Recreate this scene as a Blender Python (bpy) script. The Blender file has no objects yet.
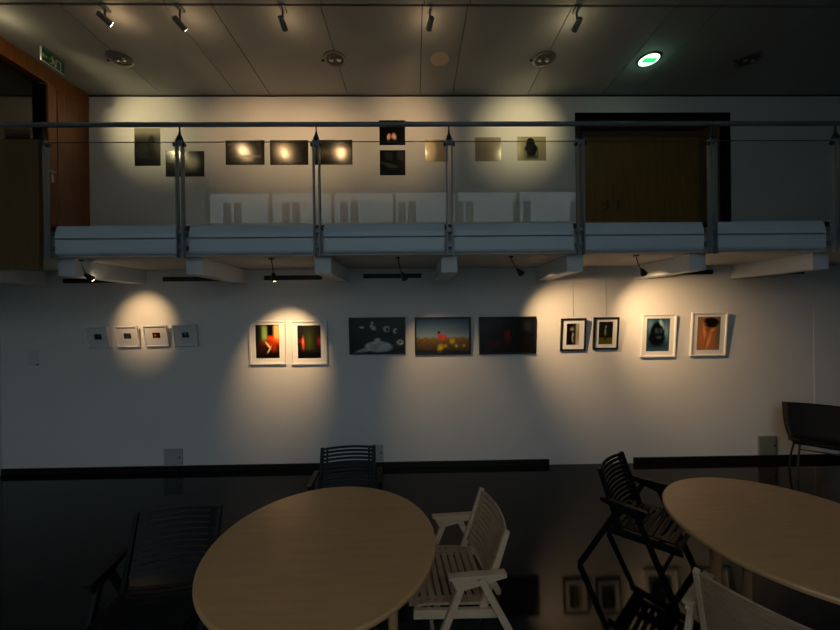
import bpy, bmesh, math, random
from mathutils import Vector, Matrix
random.seed(7)
S = bpy.context.scene
COL = S.collection
PI = math.pi

# ------------------------------------------------------------------ camera
H = 1.90
FPX = 348.0
YAW, ROLL, PITCH = 0.0165, 0.0110, 0.0
fwd = Vector((math.sin(YAW), math.cos(YAW), PITCH)).normalized()
right0 = Vector((math.cos(YAW), -math.sin(YAW), 0))
up0 = right0.cross(fwd)
cr, sr = math.cos(ROLL), math.sin(ROLL)
RV = right0 * cr - up0 * sr
UV = right0 * sr + up0 * cr
cam_d = bpy.data.cameras.new('camera')
cam = bpy.data.objects.new('camera', cam_d)
COL.objects.link(cam)
m3 = Matrix((RV, UV, -fwd)).transposed()
cam.matrix_world = Matrix.Translation((0, 0, H)) @ m3.to_4x4()
cam_d.sensor_width = 36
cam_d.lens = FPX / 840 * 36
cam_d.clip_start = 0.05
S.camera = cam


def at(px, py, Y):
    """the point of the photograph's pixel on the upright plane at distance Y"""
    d = fwd + RV * ((px - 420) / FPX) + UV * ((315 - py) / FPX)
    t = Y / d.y
    return Vector((d.x * t, Y, H + d.z * t))


# ------------------------------------------------------------------ materials
def lin(c):
    out = []
    for v in c:
        v = v / 255.0
        out.append(v / 12.92 if v <= 0.04045 else ((v + 0.055) / 1.055) ** 2.4)
    return tuple(out)


def mat(name, rgb, rough=0.5, metal=0.0, spec=0.5, noise=0.0, scale=8.0, bump=0.0, stretch=(1, 1, 1), coat=0.0):
    m = bpy.data.materials.new(name)
    m.use_nodes = True
    nt = m.node_tree
    b = nt.nodes['Principled BSDF']
    b.inputs['Base Color'].default_value = (*rgb, 1)
    b.inputs['Roughness'].default_value = rough
    b.inputs['Metallic'].default_value = metal
    b.inputs['Specular IOR Level'].default_value = spec
    b.inputs['Coat Weight'].default_value = coat
    b.inputs['Coat Roughness'].default_value = 0.08
    if noise or bump:
        tc = nt.nodes.new('ShaderNodeTexCoord')
        mp = nt.nodes.new('ShaderNodeMapping')
        mp.inputs['Scale'].default_value = stretch
        n = nt.nodes.new('ShaderNodeTexNoise')
        n.inputs['Scale'].default_value = scale
        n.inputs['Detail'].default_value = 5
        nt.links.new(tc.outputs['Object'], mp.inputs['Vector'])
        nt.links.new(mp.outputs['Vector'], n.inputs['Vector'])
        if noise:
            r = nt.nodes.new('ShaderNodeValToRGB')
            r.color_ramp.elements[0].position = 0.3
            r.color_ramp.elements[1].position = 0.7
            r.color_ramp.elements[0].color = (*[c * (1 - noise) for c in rgb], 1)
            r.color_ramp.elements[1].color = (*[min(1, c * (1 + noise)) for c in rgb], 1)
            nt.links.new(n.outputs['Fac'], r.inputs['Fac'])
            nt.links.new(r.outputs['Color'], b.inputs['Base Color'])
        if bump:
            bp = nt.nodes.new('ShaderNodeBump')
            bp.inputs['Strength'].default_value = bump
            bp.inputs['Distance'].default_value = 0.01
            nt.links.new(n.outputs['Fac'], bp.inputs['Height'])
            nt.links.new(bp.outputs['Normal'], b.inputs['Normal'])
    return m


def emit(name, rgb, strength):
    m = bpy.data.materials.new(name)
    m.use_nodes = True
    nt = m.node_tree
    nt.nodes.remove(nt.nodes['Principled BSDF'])
    e = nt.nodes.new('ShaderNodeEmission')
    e.inputs['Color'].default_value = (*rgb, 1)
    e.inputs['Strength'].default_value = strength
    nt.links.new(e.outputs[0], nt.nodes['Material Output'].inputs['Surface'])
    return m


def glass(name, tint, refl=1.0):
    m = bpy.data.materials.new(name)
    m.use_nodes = True
    nt = m.node_tree
    nt.nodes.remove(nt.nodes['Principled BSDF'])
    N, L = nt.nodes.new, nt.links.new
    tr = N('ShaderNodeBsdfTransparent')
    tr.inputs['Color'].default_value = (*tint, 1)
    gl = N('ShaderNodeBsdfGlossy')
    gl.inputs['Roughness'].default_value = 0.0
    ge = N('ShaderNodeNewGeometry')
    dt = N('ShaderNodeVectorMath'); dt.operation = 'DOT_PRODUCT'
    L(ge.outputs['Incoming'], dt.inputs[0]); L(ge.outputs['Normal'], dt.inputs[1])
    ab = N('ShaderNodeMath'); ab.operation = 'ABSOLUTE'
    L(dt.outputs['Value'], ab.inputs[0])
    su = N('ShaderNodeMath'); su.operation = 'SUBTRACT'; su.inputs[0].default_value = 1
    L(ab.outputs[0], su.inputs[1])
    pw = N('ShaderNodeMath'); pw.operation = 'POWER'; pw.inputs[1].default_value = 5
    L(su.outputs[0], pw.inputs[0])
    ma = N('ShaderNodeMath'); ma.operation = 'MULTIPLY_ADD'
    ma.inputs[1].default_value = 0.95; ma.inputs[2].default_value = 0.045 * refl
    L(pw.outputs[0], ma.inputs[0])
    mx = N('ShaderNodeMixShader')
    L(ma.outputs[0], mx.inputs['Fac']); L(tr.outputs[0], mx.inputs[1]); L(gl.outputs[0], mx.inputs[2])
    L(mx.outputs[0], nt.nodes['Material Output'].inputs['Surface'])
    return m


def print_mat(name, rough=0.3, coat=0.0, spec=0.5):
    m = bpy.data.materials.new(name)
    m.use_nodes = True
    nt = m.node_tree
    b = nt.nodes['Principled BSDF']
    a = nt.nodes.new('ShaderNodeVertexColor')
    a.layer_name = 'print'
    nt.links.new(a.outputs['Color'], b.inputs['Base Color'])
    b.inputs['Roughness'].default_value = rough
    b.inputs['Coat Weight'].default_value = coat
    b.inputs['Specular IOR Level'].default_value = spec
    return m


M = dict(
    wall=mat('painted_wall', (0.70, 0.70, 0.69), 0.75, noise=0.02, scale=1.5, spec=0.2),
    dark_wall=mat('dark_wall', (0.10, 0.10, 0.10), 0.7),
    ceiling=mat('ceiling_panel', (0.38, 0.395, 0.40), 0.6, noise=0.03, scale=1.2, spec=0.3),
    groove=mat('dark_groove', (0.02, 0.02, 0.022), 0.7),
    floor=mat('polished_dark_floor', (0.006, 0.006, 0.006), 0.06, spec=0.27, noise=0.25, scale=3),
    black_trim=mat('black_plinth', (0.004, 0.004, 0.004), 0.5),
    fascia=mat('grey_steel_fascia', (0.60, 0.73, 0.80), 0.38, noise=0.04, scale=1.0, stretch=(.3, 8, 8)),
    beam=mat('painted_beam', (0.68, 0.73, 0.76), 0.6),
    slab=mat('slab_concrete', (0.5, 0.5, 0.49), 0.8),
    carpet=mat('gallery_floor', (0.12, 0.12, 0.12), 0.7),
    steel=mat('grey_painted_steel', (0.22, 0.26, 0.285), 0.38, metal=0.2),
    darksteel=mat('dark_steel', (0.03, 0.036, 0.042), 0.4, metal=0.3),
    glass_edge=mat('glass_edge', (0.06, 0.08, 0.075), 0.3),
    glass=glass('railing_glass', (0.955, 0.975, 0.97)),
    wood_orange=mat('orange_brown_wood', (0.23, 0.08, 0.016), 0.42, noise=0.22, scale=5, stretch=(6, 6, 0.6)),
    wood_panel=mat('parapet_wood', (0.14, 0.08, 0.024), 0.5, noise=0.06, scale=5, stretch=(6, 6, 0.6)),
    wood_door=mat('alcove_wood', (0.30, 0.165, 0.035), 0.45, noise=0.18, scale=4, stretch=(6, 6, 0.5)),
    reveal=mat('dark_brown_reveal', (0.16, 0.10, 0.06), 0.6),
    darkglass=mat('dark_door_glass', (0.006, 0.006, 0.006), 0.06, spec=0.3),
    chrome=mat('brushed_chrome', (0.6, 0.6, 0.6), 0.25, metal=1.0),
    silver=mat('silver_ring', (0.22, 0.22, 0.21), 0.3, metal=0.8),
    table=mat('beech_veneer', (0.52, 0.30, 0.13), 0.32, noise=0.07, scale=6, stretch=(0.8, 6, 6)),
    table_leg=mat('beech_leg', (0.42, 0.24, 0.10), 0.45, noise=0.1, scale=8, stretch=(5, 5, 0.5)),
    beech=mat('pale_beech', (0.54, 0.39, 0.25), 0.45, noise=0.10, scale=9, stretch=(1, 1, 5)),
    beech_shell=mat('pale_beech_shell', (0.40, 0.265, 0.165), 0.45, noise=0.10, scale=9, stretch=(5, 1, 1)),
    black=mat('black_lacquered_wood', (0.003, 0.0038, 0.005), 0.55, spec=0.3),
    plate=mat('grey_cover_plate', (0.40, 0.42, 0.42), 0.4),
    plate_dark=mat('grey_green_cover_plate', (0.23, 0.24, 0.22), 0.4),
    paper=mat('white_paper', (0.62, 0.62, 0.62), 0.7),
    white_frame=mat('white_frame', (0.78, 0.77, 0.76), 0.4),
    mount=mat('white_mount', (0.80, 0.80, 0.79), 0.7),
    grey_mount=mat('grey_mount', (0.62, 0.63, 0.65), 0.7),
    black_frame=mat('black_frame', (0.01, 0.01, 0.01), 0.35),
    lamp_grey=mat('lamp_grey', (0.22, 0.24, 0.26), 0.4, metal=0.4),
    lamp_black=mat('lamp_black', (0.015, 0.015, 0.015), 0.4),
    beige=mat('beige_speaker_grille', (0.72, 0.58, 0.42), 0.7),
    grille=mat('dark_grille', (0.012, 0.012, 0.012), 0.5),
    fabric=mat('black_upholstery', (0.004, 0.0045, 0.006), 0.6, spec=0.25, bump=0.1, scale=60),
    wire=mat('steel_wire', (0.3, 0.3, 0.3), 0.4, metal=0.8),
    facade=mat('street_facade', (0.62, 0.62, 0.60), 0.8, noise=0.05, scale=.5),
    facade_trim=mat('street_facade_trim', (0.75, 0.75, 0.73), 0.8),
    street=mat('street_asphalt', (0.12, 0.12, 0.125), 0.9),
    outpane=mat('street_window_pane', (0.03, 0.035, 0.04), 0.1),
    sign_green=mat('sign_green', (0.01, 0.16, 0.06), 0.35),
    sign_white=mat('sign_white', (0.75, 0.78, 0.72), 0.4),
    warm_bulb=emit('warm_bulb', (1.0, 0.78, 0.48), 20.0),
    green_glow=emit('green_lamp', (0.02, 1.0, 0.18), 1.2),
    white_glow=emit('white_lamp', (0.75, 1.0, 0.85), 2.5),
    print_gloss=print_mat('glossy_print', 0.17, spec=0.28),
    print_matt=print_mat('framed_print', 0.25),
)

# ------------------------------------------------------------------ mesh helpers
def box(bm, x0, x1, y0, y1, z0, z1, mtx=None):
    vs = [Vector((x, y, z)) for x in (x0, x1) for y in (y0, y1) for z in (z0, z1)]
    if mtx: vs = [mtx @ v for v in vs]
    v = [bm.verts.new(c) for c in vs]
    for q in ((0, 1, 3, 2), (4, 6, 7, 5), (0, 4, 5, 1), (2, 3, 7, 6), (0, 2, 6, 4), (1, 5, 7, 3)):
        bm.faces.new([v[i] for i in q])


def ring_pts(c, ax, r, n, ph=0.0):
    ax = ax.normalized()
    a = ax.orthogonal().normalized()
    b = ax.cross(a)
    return [c + (a * math.cos(ph + 2 * PI * i / n) + b * math.sin(ph + 2 * PI * i / n)) * r for i in range(n)]


def tube(bm, pts, radii, n=12, caps=True):
    pts = [Vector(p) for p in pts]
    if not isinstance(radii, (list, tuple)): radii = [radii] * len(pts)
    rings = []
    a = None
    for i, p in enumerate(pts):
        t = (pts[min(i + 1, len(pts) - 1)] - pts[max(i - 1, 0)]).normalized()
        a = t.orthogonal().normalized() if a is None else (a - t * a.dot(t)).normalized()
        b = t.cross(a)
        rings.append([bm.verts.new(p + (a * math.cos(2 * PI * k / n) + b * math.sin(2 * PI * k / n)) * radii[i]) for k in range(n)])
    for r0, r1 in zip(rings, rings[1:]):
        for k in range(n):
            bm.faces.new((r0[k], r0[(k + 1) % n], r1[(k + 1) % n], r1[k]))
    if caps:
        bm.faces.new(rings[0][::-1]); bm.faces.new(rings[-1])


def lathe(bm, prof, c, n=32, axis='Z', cap0=True, cap1=True):
    """prof: (radius, height) pairs turned about an upright axis at c"""
    rings = []
    for r, h in prof:
        rings.append([bm.verts.new(Vector(c) + Vector((r * math.cos(2 * PI * k / n), r * math.sin(2 * PI * k / n), h))) for k in range(n)])
    for r0, r1 in zip(rings, rings[1:]):
        for k in range(n):
            bm.faces.new((r0[k], r0[(k + 1) % n], r1[(k + 1) % n], r1[k]))
    if cap0: bm.faces.new(rings[0][::-1])
    if cap1: bm.faces.new(rings[-1])


def bar(bm, p0, p1, w, t, side=Vector((0, 1, 0)), w1=None):
    """rectangular bar from p0 to p1; t is its thickness along side, w its width across"""
    p0, p1 = Vector(p0), Vector(p1)
    d = (p1 - p0).normalized()
    s = (side - d * side.dot(d)).normalized()
    u = d.cross(s)
    w1 = w if w1 is None else w1
    vs = []
    for p, ww in ((p0, w), (p1, w1)):
        for a, b in ((-1, -1), (1, -1), (1, 1), (-1, 1)):
            vs.append(bm.verts.new(p + u * a * ww / 2 + s * b * t / 2))
    for q in ((3, 2, 1, 0), (4, 5, 6, 7), (0, 1, 5, 4), (1, 2, 6, 5), (2, 3, 7, 6), (3, 0, 4, 7)):
        bm.faces.new([vs[i] for i in q])


def prism(bm, pts2, y0, y1, f):
    """extrude a 2-D outline between y0 and y1; f(a,b,y) -> point"""
    A = [bm.verts.new(f(a, b, y0)) for a, b in pts2]
    B = [bm.verts.new(f(a, b, y1)) for a, b in pts2]
    n = len(pts2)
    bm.faces.new(A[::-1]); bm.faces.new(B)
    for i in range(n):
        bm.faces.new((A[i], A[(i + 1) % n], B[(i + 1) % n], B[i]))


def obj(name, bm, material, parent=None, bevel=0.0, smooth=False, loc=None):
    me = bpy.data.meshes.new(name)
    bmesh.ops.recalc_face_normals(bm, faces=bm.faces[:])
    bm.to_mesh(me); bm.free()
    me.materials.append(material)
    if smooth:
        for p in me.polygons: p.use_smooth = True
    o = bpy.data.objects.new(name, me)
    COL.objects.link(o)
    if parent: o.parent = parent
    if loc is not None: o.location = loc
    if bevel:
        b = o.modifiers.new('bevel', 'BEVEL')
        b.width = bevel; b.segments = 2; b.limit_method = 'ANGLE'; b.angle_limit = math.radians(40)
    return o


def BM(): return bmesh.new()


def struct(name, bm, m, parent=None, bevel=0.0):
    o = obj(name, bm, m, parent, bevel)
    if parent is None: o['kind'] = 'structure'
    return o


def tag(o, label, cat, group=None):
    o['label'] = label; o['category'] = cat
    if group: o['group'] = group
    return o


def thing(name, label, cat, loc=(0, 0, 0), rz=0.0, group=None):
    o = bpy.data.objects.new(name, None)
    COL.objects.link(o)
    o.empty_display_size = 0.1
    o.location = loc; o.rotation_euler = (0, 0, rz)
    return tag(o, label, cat, group)


def dup(root, loc, rz, label, group=None):
    r = root.copy(); COL.objects.link(r)
    r.location = loc; r.rotation_euler = (0, 0, rz); r['label'] = label
    if group: r['group'] = group
    for ch in list(root.children):
        c = ch.copy(); COL.objects.link(c); c.parent = r
        for g in list(ch.children):
            d = g.copy(); COL.objects.link(d); d.parent = c
    return r


def sbox(name, m, *b, bevel=0.0):
    bm = BM(); box(bm, *b); return struct(name, bm, m, None, bevel)


# ------------------------------------------------------------------ dimensions of the place
XL, XR = -5.065, 7.0          # side walls
YB = -3.0                    # glazed street front, behind the camera
YW = 4.35                    # lower wall
YU = 5.52                    # gallery wall
ZC = 5.385                   # ceiling
ZS = 2.483                   # slab soffit
YF = 3.33                    # fascia front
XWR = 4.6                    # right end of the glazing
ZG = 2.72                    # gallery floor
XC = at(814, 380, YW).x      # right corner of the lower wall

# floor, walls, ceiling
sbox('floor', M['floor'], XL - .8, XR + .2, YB - .1, YW + .15, -0.2, 0)
sbox('wall_lower', M['wall'], XL - .2, XR, YW, YW + .15, 0, ZS)
sbox('wall_right', M['dark_wall'], XR, XR + .2, YB, YU + 1.2, 0, ZC + .2)
sbox('wall_corner', M['wall'], XC, XR, YW - .003, YW, 0, ZS)
# left wall: solid up to the gallery, above it an opening for the glazed wooden door
yo0, yo1, zo1 = 3.45, 4.90, 5.165
bm = BM()
box(bm, XL - .2, XL, 1.0, yo0, 0, ZC + .2); box(bm, XL - .8, XL - .6, YB, 1.05, 0, ZC + .2); box(bm, XL - .8, XL, 1.0, 1.2, 0, ZC + .2)
box(bm, XL - .2, XL, yo0, YU + .2, 0, ZG)
box(bm, XL - .2, XL, yo0, yo1, 5.372, ZC + .2)
box(bm, XL - .2, XL, yo1, YU + .2, ZG, ZC + .2)
struct('wall_left', bm, M['wall'])
# gallery wall with the door alcove
ax0, ax1 = at(575.5, 170, YU).x, at(731, 170, YU).x
az1 = at(650, 112.5, YU).z
bm = BM()
box(bm, XL - .2, ax0, YU, YU + .2, ZG - .1, ZC + .1)
box(bm, ax1, XR + .2, YU, YU + .2, ZG - .1, ZC + .1)
box(bm, ax0, ax1, YU, YU + .2, az1, ZC + .1)
struct('wall_upper', bm, M['wall'])
AD = 0.62
bm = BM()
box(bm, ax0 - .05, ax0, YU + .002, YU + AD, ZG - .1, az1 + .05)
box(bm, ax1, ax1 + .05, YU + .002, YU + AD, ZG - .1, az1 + .05)
box(bm, ax0, ax1, YU + .002, YU + AD, az1, az1 + .05)
struct('trim_1', bm, M['reveal'])

# ceiling: panels with dark open joints
joints = [at(px, 96.5, YU).x for px in (90, 163, 237.8, 270.7, 347.7, 420, 452.5, 527, 601, 634, 707, 781, 814)]
bm = BM()
xs = [XL - .8] + [j for j in joints if j > XL] + [XR + .2]
for ya, yb, off in ((3.93, YU + .2, 0), (1.9, 3.90, .02), (-0.2, 1.87, .02), (YB - .2, -.23, .02)):
    for a, b in zip(xs, xs[1:]):
        if b - a < .05: continue
        box(bm, a + .0055 + (off if a > XL else 0), b - .0055 + off, ya, yb, ZC, ZC + .03)
ceil = struct('ceiling', bm, M['ceiling'])
sbox('ceiling_void', M['groove'], XL - .8, XR + .2, YB - .2, YU + 1.3, ZC + .05, ZC + .2)
# narrow shadow joint between ceiling and gallery wall
sbox('trim_2', M['groove'], XL, XR, YU - .012, YU, ZC - .022, ZC)

# gallery slab, cross beams, fascia
sbox('slab', M['slab'], XL, XR, YF + .03, YU + AD + .1, ZS, ZG)
for px, py in ((-62, 267), (66.3, 267), (194.3, 266), (322.5, 264.5), (449.3, 264), (575.2, 263), (697.8, 260.5), (820.8, 260)):
    x = at(px, py, 3.44).x
    if x < XL: continue
    sbox('beam', M['beam'], x - .08, x + .08, 3.44, YW, 2.318, ZS, bevel=.004)
POSTS = [at(px, 190, 3.27).x for px in (44, 180.3, 316.8, 449.5, 580.5, 712.3, 836)]
ends = POSTS + [POSTS[-1] + 1.25, XR - .1]
for i, (a, b) in enumerate(zip(ends, ends[1:])):
    bm = BM()
    # upper band: slightly hollow rail, with a lip
    prism(bm, [(YF, 2.652), (YF - .014, 2.656), (YF - .012, 2.70), (YF + .002, 2.75), (YF + .012, 2.774), (YF + .03, 2.78), (YF + .03, 2.652)], a + .045, b - .045,
          lambda p, q, x: Vector((x, p, q)))
    struct('trim_%d' % (3 + 2 * i), bm, M['fascia'])
    bm = BM()
    prism(bm, [(YF - .012, 2.525), (YF - .012, 2.64), (YF + .03, 2.64), (YF + .03, 2.50), (YF - .002, 2.505)], a + .045, b - .045,
          lambda p, q, x: Vector((x, p, q)))
    struct('trim_%d' % (4 + 2 * i), bm, M['fascia'])
sbox('slab_edge', M['darksteel'], POSTS[0] - .03, XR, YF + .031, YF + .06, 2.49, 2.775)
# wooden parapet left of the glass railing
pt = at(37.7, 139, 3.22); pb = at(37.7, 269, 3.22)
bm = BM()
box(bm, XL, pt.x, 3.22, 3.26, pb.z, pt.z)
struct('parapet', bm, M['wood_panel'], bevel=.004)
# black plinth along the wall foot, with the gap
xa, xb = at(549.5, 465, 4.33).x, at(634, 462, 4.33).x
sbox('baseboard_left', M['black_trim'], XL, xa, 4.33, YW, 0, .074, bevel=.003)
sbox('baseboard_right', M['black_trim'], xb, XC - .02, 4.33, YW, 0, .074, bevel=.003)
sbox('baseboard_corner', M['black_trim'], XC - .02, XR, YW - .02, YW - .003, 0, .074, bevel=.003)

# ------------------------------------------------------------------ left glazed door on the gallery
bm = BM()
f = XL + .03
box(bm, XL - .18, f, yo1, yo1 + .12, ZG, zo1 + .0)              # jamb
box(bm, XL - .18, f, yo0, YU - .005, zo1, 5.374)                  # head
struct('door_1', bm, M['wood_orange'], bevel=.006)
d1 = bpy.data.objects['door_1']
bm = BM(); box(bm, XL - .1, XL - .08, yo0, yo1, ZG, zo1)
obj('door_pane', bm, M['darkglass'], d1)
bm = BM()
q = at(55, 173, 4.86)
box(bm, f, f + .012, yo1 + .02, yo1 + .06, q.z - .10, q.z + .06)
tube(bm, [(f + .01, yo1 + .04, q.z + .03), (f + .055, yo1 + .04, q.z + .03), (f + .06, yo1 - .09, q.z + .035)], .010)
obj('door_handle', bm, M['chrome'], d1, smooth=False)
sbox('trim_40', M['wood_orange'], XL, XL + .022, yo1 + .135, YU - .003, ZG, 5.374, bevel=.004)
bm = BM()
box(bm, XL - .6, XL - .2, yo0 - .2, yo1 + .2, ZG - .1, ZC + .2)
struct('wall_beyond', bm, M['black_trim'])

# alcove doors
yd = YU + AD - .09
w0, w1 = ax0 + .02, ax1 - .02
bm = BM(); box(bm, ax0, ax1, yd + .03, yd + .1, ZG - .1, az1 + .02)
struct('wall_alcove', bm, M['reveal'])
seam = [w0 + .05, at(612.5, 170, yd).x, at(664, 170, yd).x, w1 - .06]
for i, (a, b) in enumerate(zip(seam, seam[1:])):
    bm = BM(); box(bm, a + .004, b - .004, yd, yd + .03, ZG, az1 - .13)
    dd = struct('door_%d' % (2 + i), bm, M['wood_door'], bevel=.004)
    if i < 2:
        bm = BM()
        hx = b - .09 if i == 0 else a + .09
        box(bm, hx - .02, hx + .02, yd - .008, yd, ZG + 1.0, ZG + 1.16)
        tube(bm, [(hx, yd - .005, ZG + 1.1), (hx, yd - .05, ZG + 1.1), (hx + (-.11 if i == 0 else .11), yd - .055, ZG + 1.1)], .009)
        obj('door_handle', bm, M['chrome'], dd)

# ------------------------------------------------------------------ glass railing
rail = thing('glass_railing', 'glass railing with grey steel posts and round handrail along the gallery edge', 'railing', (0, 3.27, ZG))
zr = at(420, 124.2, 3.27).z - ZG
zgl = at(420, 141.3, 3.27).z - ZG
bm = BM(); tube(bm, [(XL + .02, 0, zr), (XR - .02, 0, zr)], .0215, 20)
obj('handrail', bm, M['steel'], rail, smooth=True)
allp = POSTS + [POSTS[-1] + 1.25]
def make_post(x):
    bm = BM()
    for s in (-1, 1):
        box(bm, x + s * .026 - .007, x + s * .026 + .007, -.022, .020, 2.455 - ZG, zgl + .012)
    box(bm, x - .019, x + .019, -.006, .02, zgl - .03, zgl + .03)
    for zz in (2.56 - ZG, 2.70 - ZG):
        box(bm, x - .019, x + .019, .0, .085, zz - .02, zz + .02)
    p = obj('post', bm, M['steel'], rail)
    bm = BM()
    prof = [(.030, zgl + .012), (.026, zgl + .035), (.012, zgl + .07), (.007, zgl + .10), (.007, zr - .015)]
    lathe(bm, prof, (x, 0, 0), 14)
    obj('rail_bracket', bm, M['darksteel'], p)
    for zz, sides in ((zgl - .03, (-1, 1)),):
        for s in sides:
            bm = BM()
            tube(bm, [(x + s * .033, -.005, zz), (x + s * .052, -.005, zz)], .018, 14)
            obj('glass_clamp', bm, M['darksteel'], p)
    return p
for x in allp: make_post(x)
for a, b in zip(allp, allp[1:]):
    bm = BM(); box(bm, a + .038, b - .038, .004, .014, 2.775 - ZG, zgl)
    gp_ = obj('glass_panel', bm, M['glass'], rail)
    bm = BM(); box(bm, a + .038, b - .038, .0035, .0145, zgl, zgl + .004)
    obj('glass_edge', bm, M['glass_edge'], gp_)
bm = BM(); box(bm, XL + .1, POSTS[0] - .038, .03, .04, 2.775 - ZG, zgl)
obj('glass_panel', bm, M['glass'], rail)

# ------------------------------------------------------------------ pictures
def srgb(c): return lin(c)
def G(u, v, cx, cy, rx, ry, rot=0.0):
    c, s = math.cos(rot), math.sin(rot)
    x, y = u - cx, v - cy
    x, y = (c * x + s * y) / rx, (-s * x + c * y) / ry
    return math.exp(-(x * x + y * y))
def E(u, v, cx, cy, rx, ry, rot=0.0, soft=0.15):
    c, s = math.cos(rot), math.sin(rot)
    x, y = u - cx, v - cy
    d = math.hypot((c * x + s * y) / rx, (-s * x + c * y) / ry)
    return min(1, max(0, (1 + soft - d) / (2 * soft)))
def B(u, v, a, b, c, d, soft=0.03):
    f = lambda t: min(1, max(0, .5 + t / (2 * soft)))
    return f(u - a) * f(b - u) * f(v - c) * f(d - v)
def mix(a, b, t): return tuple(x + (y - x) * t for x, y in zip(a, b))
def rnd(u, v, k=1.0):
    return .5 + .25 * math.sin(37 * u * k + 3 * math.sin(23 * v * k)) + .25 * math.sin(29 * v * k + 2.3 * math.sin(31 * u * k + 1))

def print_bm(w, h, fn, nx, ny, y):
    bm = BM()
    vs = [[bm.verts.new((w * (i / nx - .5), y, h * (j / ny - .5))) for i in range(nx + 1)] for j in range(ny + 1)]
    for j in range(ny):
        for i in range(nx):
            bm.faces.new((vs[j][i], vs[j][i + 1], vs[j + 1][i + 1], vs[j + 1][i]))
    return bm
def print_obj(w, h, fn, y, parent, m, name='print', n=72):
    nx = max(8, int(n * w / max(w, h))); ny = max(8, int(n * h / max(w, h)))
    bm = print_bm(w, h, fn, nx, ny, y)
    me = bpy.data.meshes.new(name)
    bm.to_mesh(me); bm.free()
    ca = me.color_attributes.new('print', 'FLOAT_COLOR', 'POINT')
    for k, vert in enumerate(me.vertices):
        u = vert.co.x / w + .5; v = vert.co.z / h + .5
        ca.data[k].color = (*lin(fn(u, v)), 1)
    me.materials.append(m)
    o = bpy.data.objects.new(name, me); COL.objects.link(o)
    if parent: o.parent = parent
    return o

def framed(x0, x1, y0, y1, label, fn, group, frame='white_frame', mount='mount', fw=.018, inset=None, tilt=3.0, depth=.028, wires=True):
    """a framed picture hung on the lower wall: its foot touches the wall, its top leans out"""
    yy = YW - .045
    a, b = at(x0, y1, yy), at(x1, y0, yy)
    w, h = b.x - a.x, b.z - a.z
    cx, cz = (a.x + b.x) / 2, (a.z + b.z) / 2
    r = thing('framed_picture', label, 'picture', group=group)
    t = math.radians(tilt)
    r.location = (cx, YW - .002 - math.sin(t) * h / 2, cz)
    r.rotation_euler = (t, 0, 0)
    bm = BM()
    hw, hh = w / 2, h / 2
    box(bm, -hw, -hw + fw, -depth, 0, -hh, hh); box(bm, hw - fw, hw, -depth, 0, -hh, hh)
    box(bm, -hw + fw, hw - fw, -depth, 0, hh - fw, hh); box(bm, -hw + fw, hw - fw, -depth, 0, -hh, -hh + fw)
    obj('frame', bm, M[frame], r, bevel=.002)
    bm = BM()
    box(bm, -hw + fw, hw - fw, -.012, -.002, -hh + fw, hh - fw)
    obj('mount', bm, M[mount], r)
    if inset is None:
        pw, ph, ox, oz = w - 2 * fw - .004, h - 2 * fw - .004, 0, 0
    else:
        l, rr, bt, tp = inset                  # fractions of the frame
        pw, ph = w * (rr - l), h * (tp - bt)
        ox, oz = w * ((l + rr) / 2 - .5), h * ((bt + tp) / 2 - .5)
    p = print_obj(pw, ph, fn, -.0135, r, M['print_matt'])
    p.location = (ox, 0, oz)
    return r

K = (6, 6, 7)
def f_A1(u, v):
    c = (70, 72, 74)
    return mix(c, (15, 15, 15), max(E(u, v, .5, .3, .45, .3, 0, .3), G(u, v, .45, .6, .15, .3)))
def f_A2(u, v):
    c = (28, 30, 24)
    c = mix(c, (120, 110, 80), G(u, v, .55, .35, .16, .12)); return mix(c, (70, 66, 48), G(u, v, .7, .75, .2, .2))
def f_A3(u, v):
    c = (50, 8, 8)
    c = mix(c, (200, 90, 50), G(u, v, .35, .5, .2, .25)); return mix(c, (25, 8, 8), G(u, v, .8, .7, .2, .3))
def f_A4(u, v):
    c = (150, 152, 155)
    k = max(E(u, v, .28, .3, .16, .5, .25), E(u, v, .7, .35, .15, .6, 0), B(u, v, 0, 1, 0, .12))
    return mix(c, (14, 14, 16), k)
def f_B1(u, v):
    c = mix((38, 14, 8), (60, 40, 22), v)
    c = mix(c, (150, 175, 95), B(u, v, .22, .52, .52, .98, .08))
    c = mix(c, (16, 40, 24), B(u, v, .0, .22, .5, 1, .1))
    c = mix(c, (8, 8, 8), B(u, v, .51, .76, .66, 1.05, .03))
    c = mix(c, (250, 190, 110), B(u, v, .76, 1.02, .5, 1, .06))
    c = mix(c, (235, 50, 20), B(u, v, .52, .76, .53, .67, .04))
    c = mix(c, (240, 100, 25), G(u, v, .85, .5, .25, .1))
    c = mix(c, (200, 50, 20), G(u, v, .6, .45, .3, .06))
    c = mix(c, (245, 215, 120), E(u, v, .53, .38, .17, .035, -.75, .3))
    c = mix(c, (235, 200, 110), E(u, v, .58, .26, .18, .03, .9, .3))
    c = mix(c, (170, 45, 18), G(u, v, .78, .32, .12, .14))
    c = mix(c, (12, 8, 6), max(B(u, v, -.1, 1.1, -.1, .13, .08), B(u, v, -.1, .06, -.1, 1.1, .06)))
    return c
def f_B2(u, v):
    c = mix((24, 20, 18), (34, 28, 28), v)
    c = mix(c, (60, 72, 26), G(u, v, .5, .5, .22, .42))
    c = mix(c, (225, 70, 30), E(u, v, .24, .45, .055, .2, 0, .5))
    c = mix(c, (250, 140, 80), E(u, v, .22, .52, .04, .08, 0, .4))
    c = mix(c, (170, 30, 20), G(u, v, .95, .52, .10, .14))
    c = mix(c, (130, 25, 14), G(u, v, .1, .52, .1, .06))
    return mix(c, (7, 6, 6), B(u, v, -.1, 1.1, -.1, .2, .1))
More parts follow.
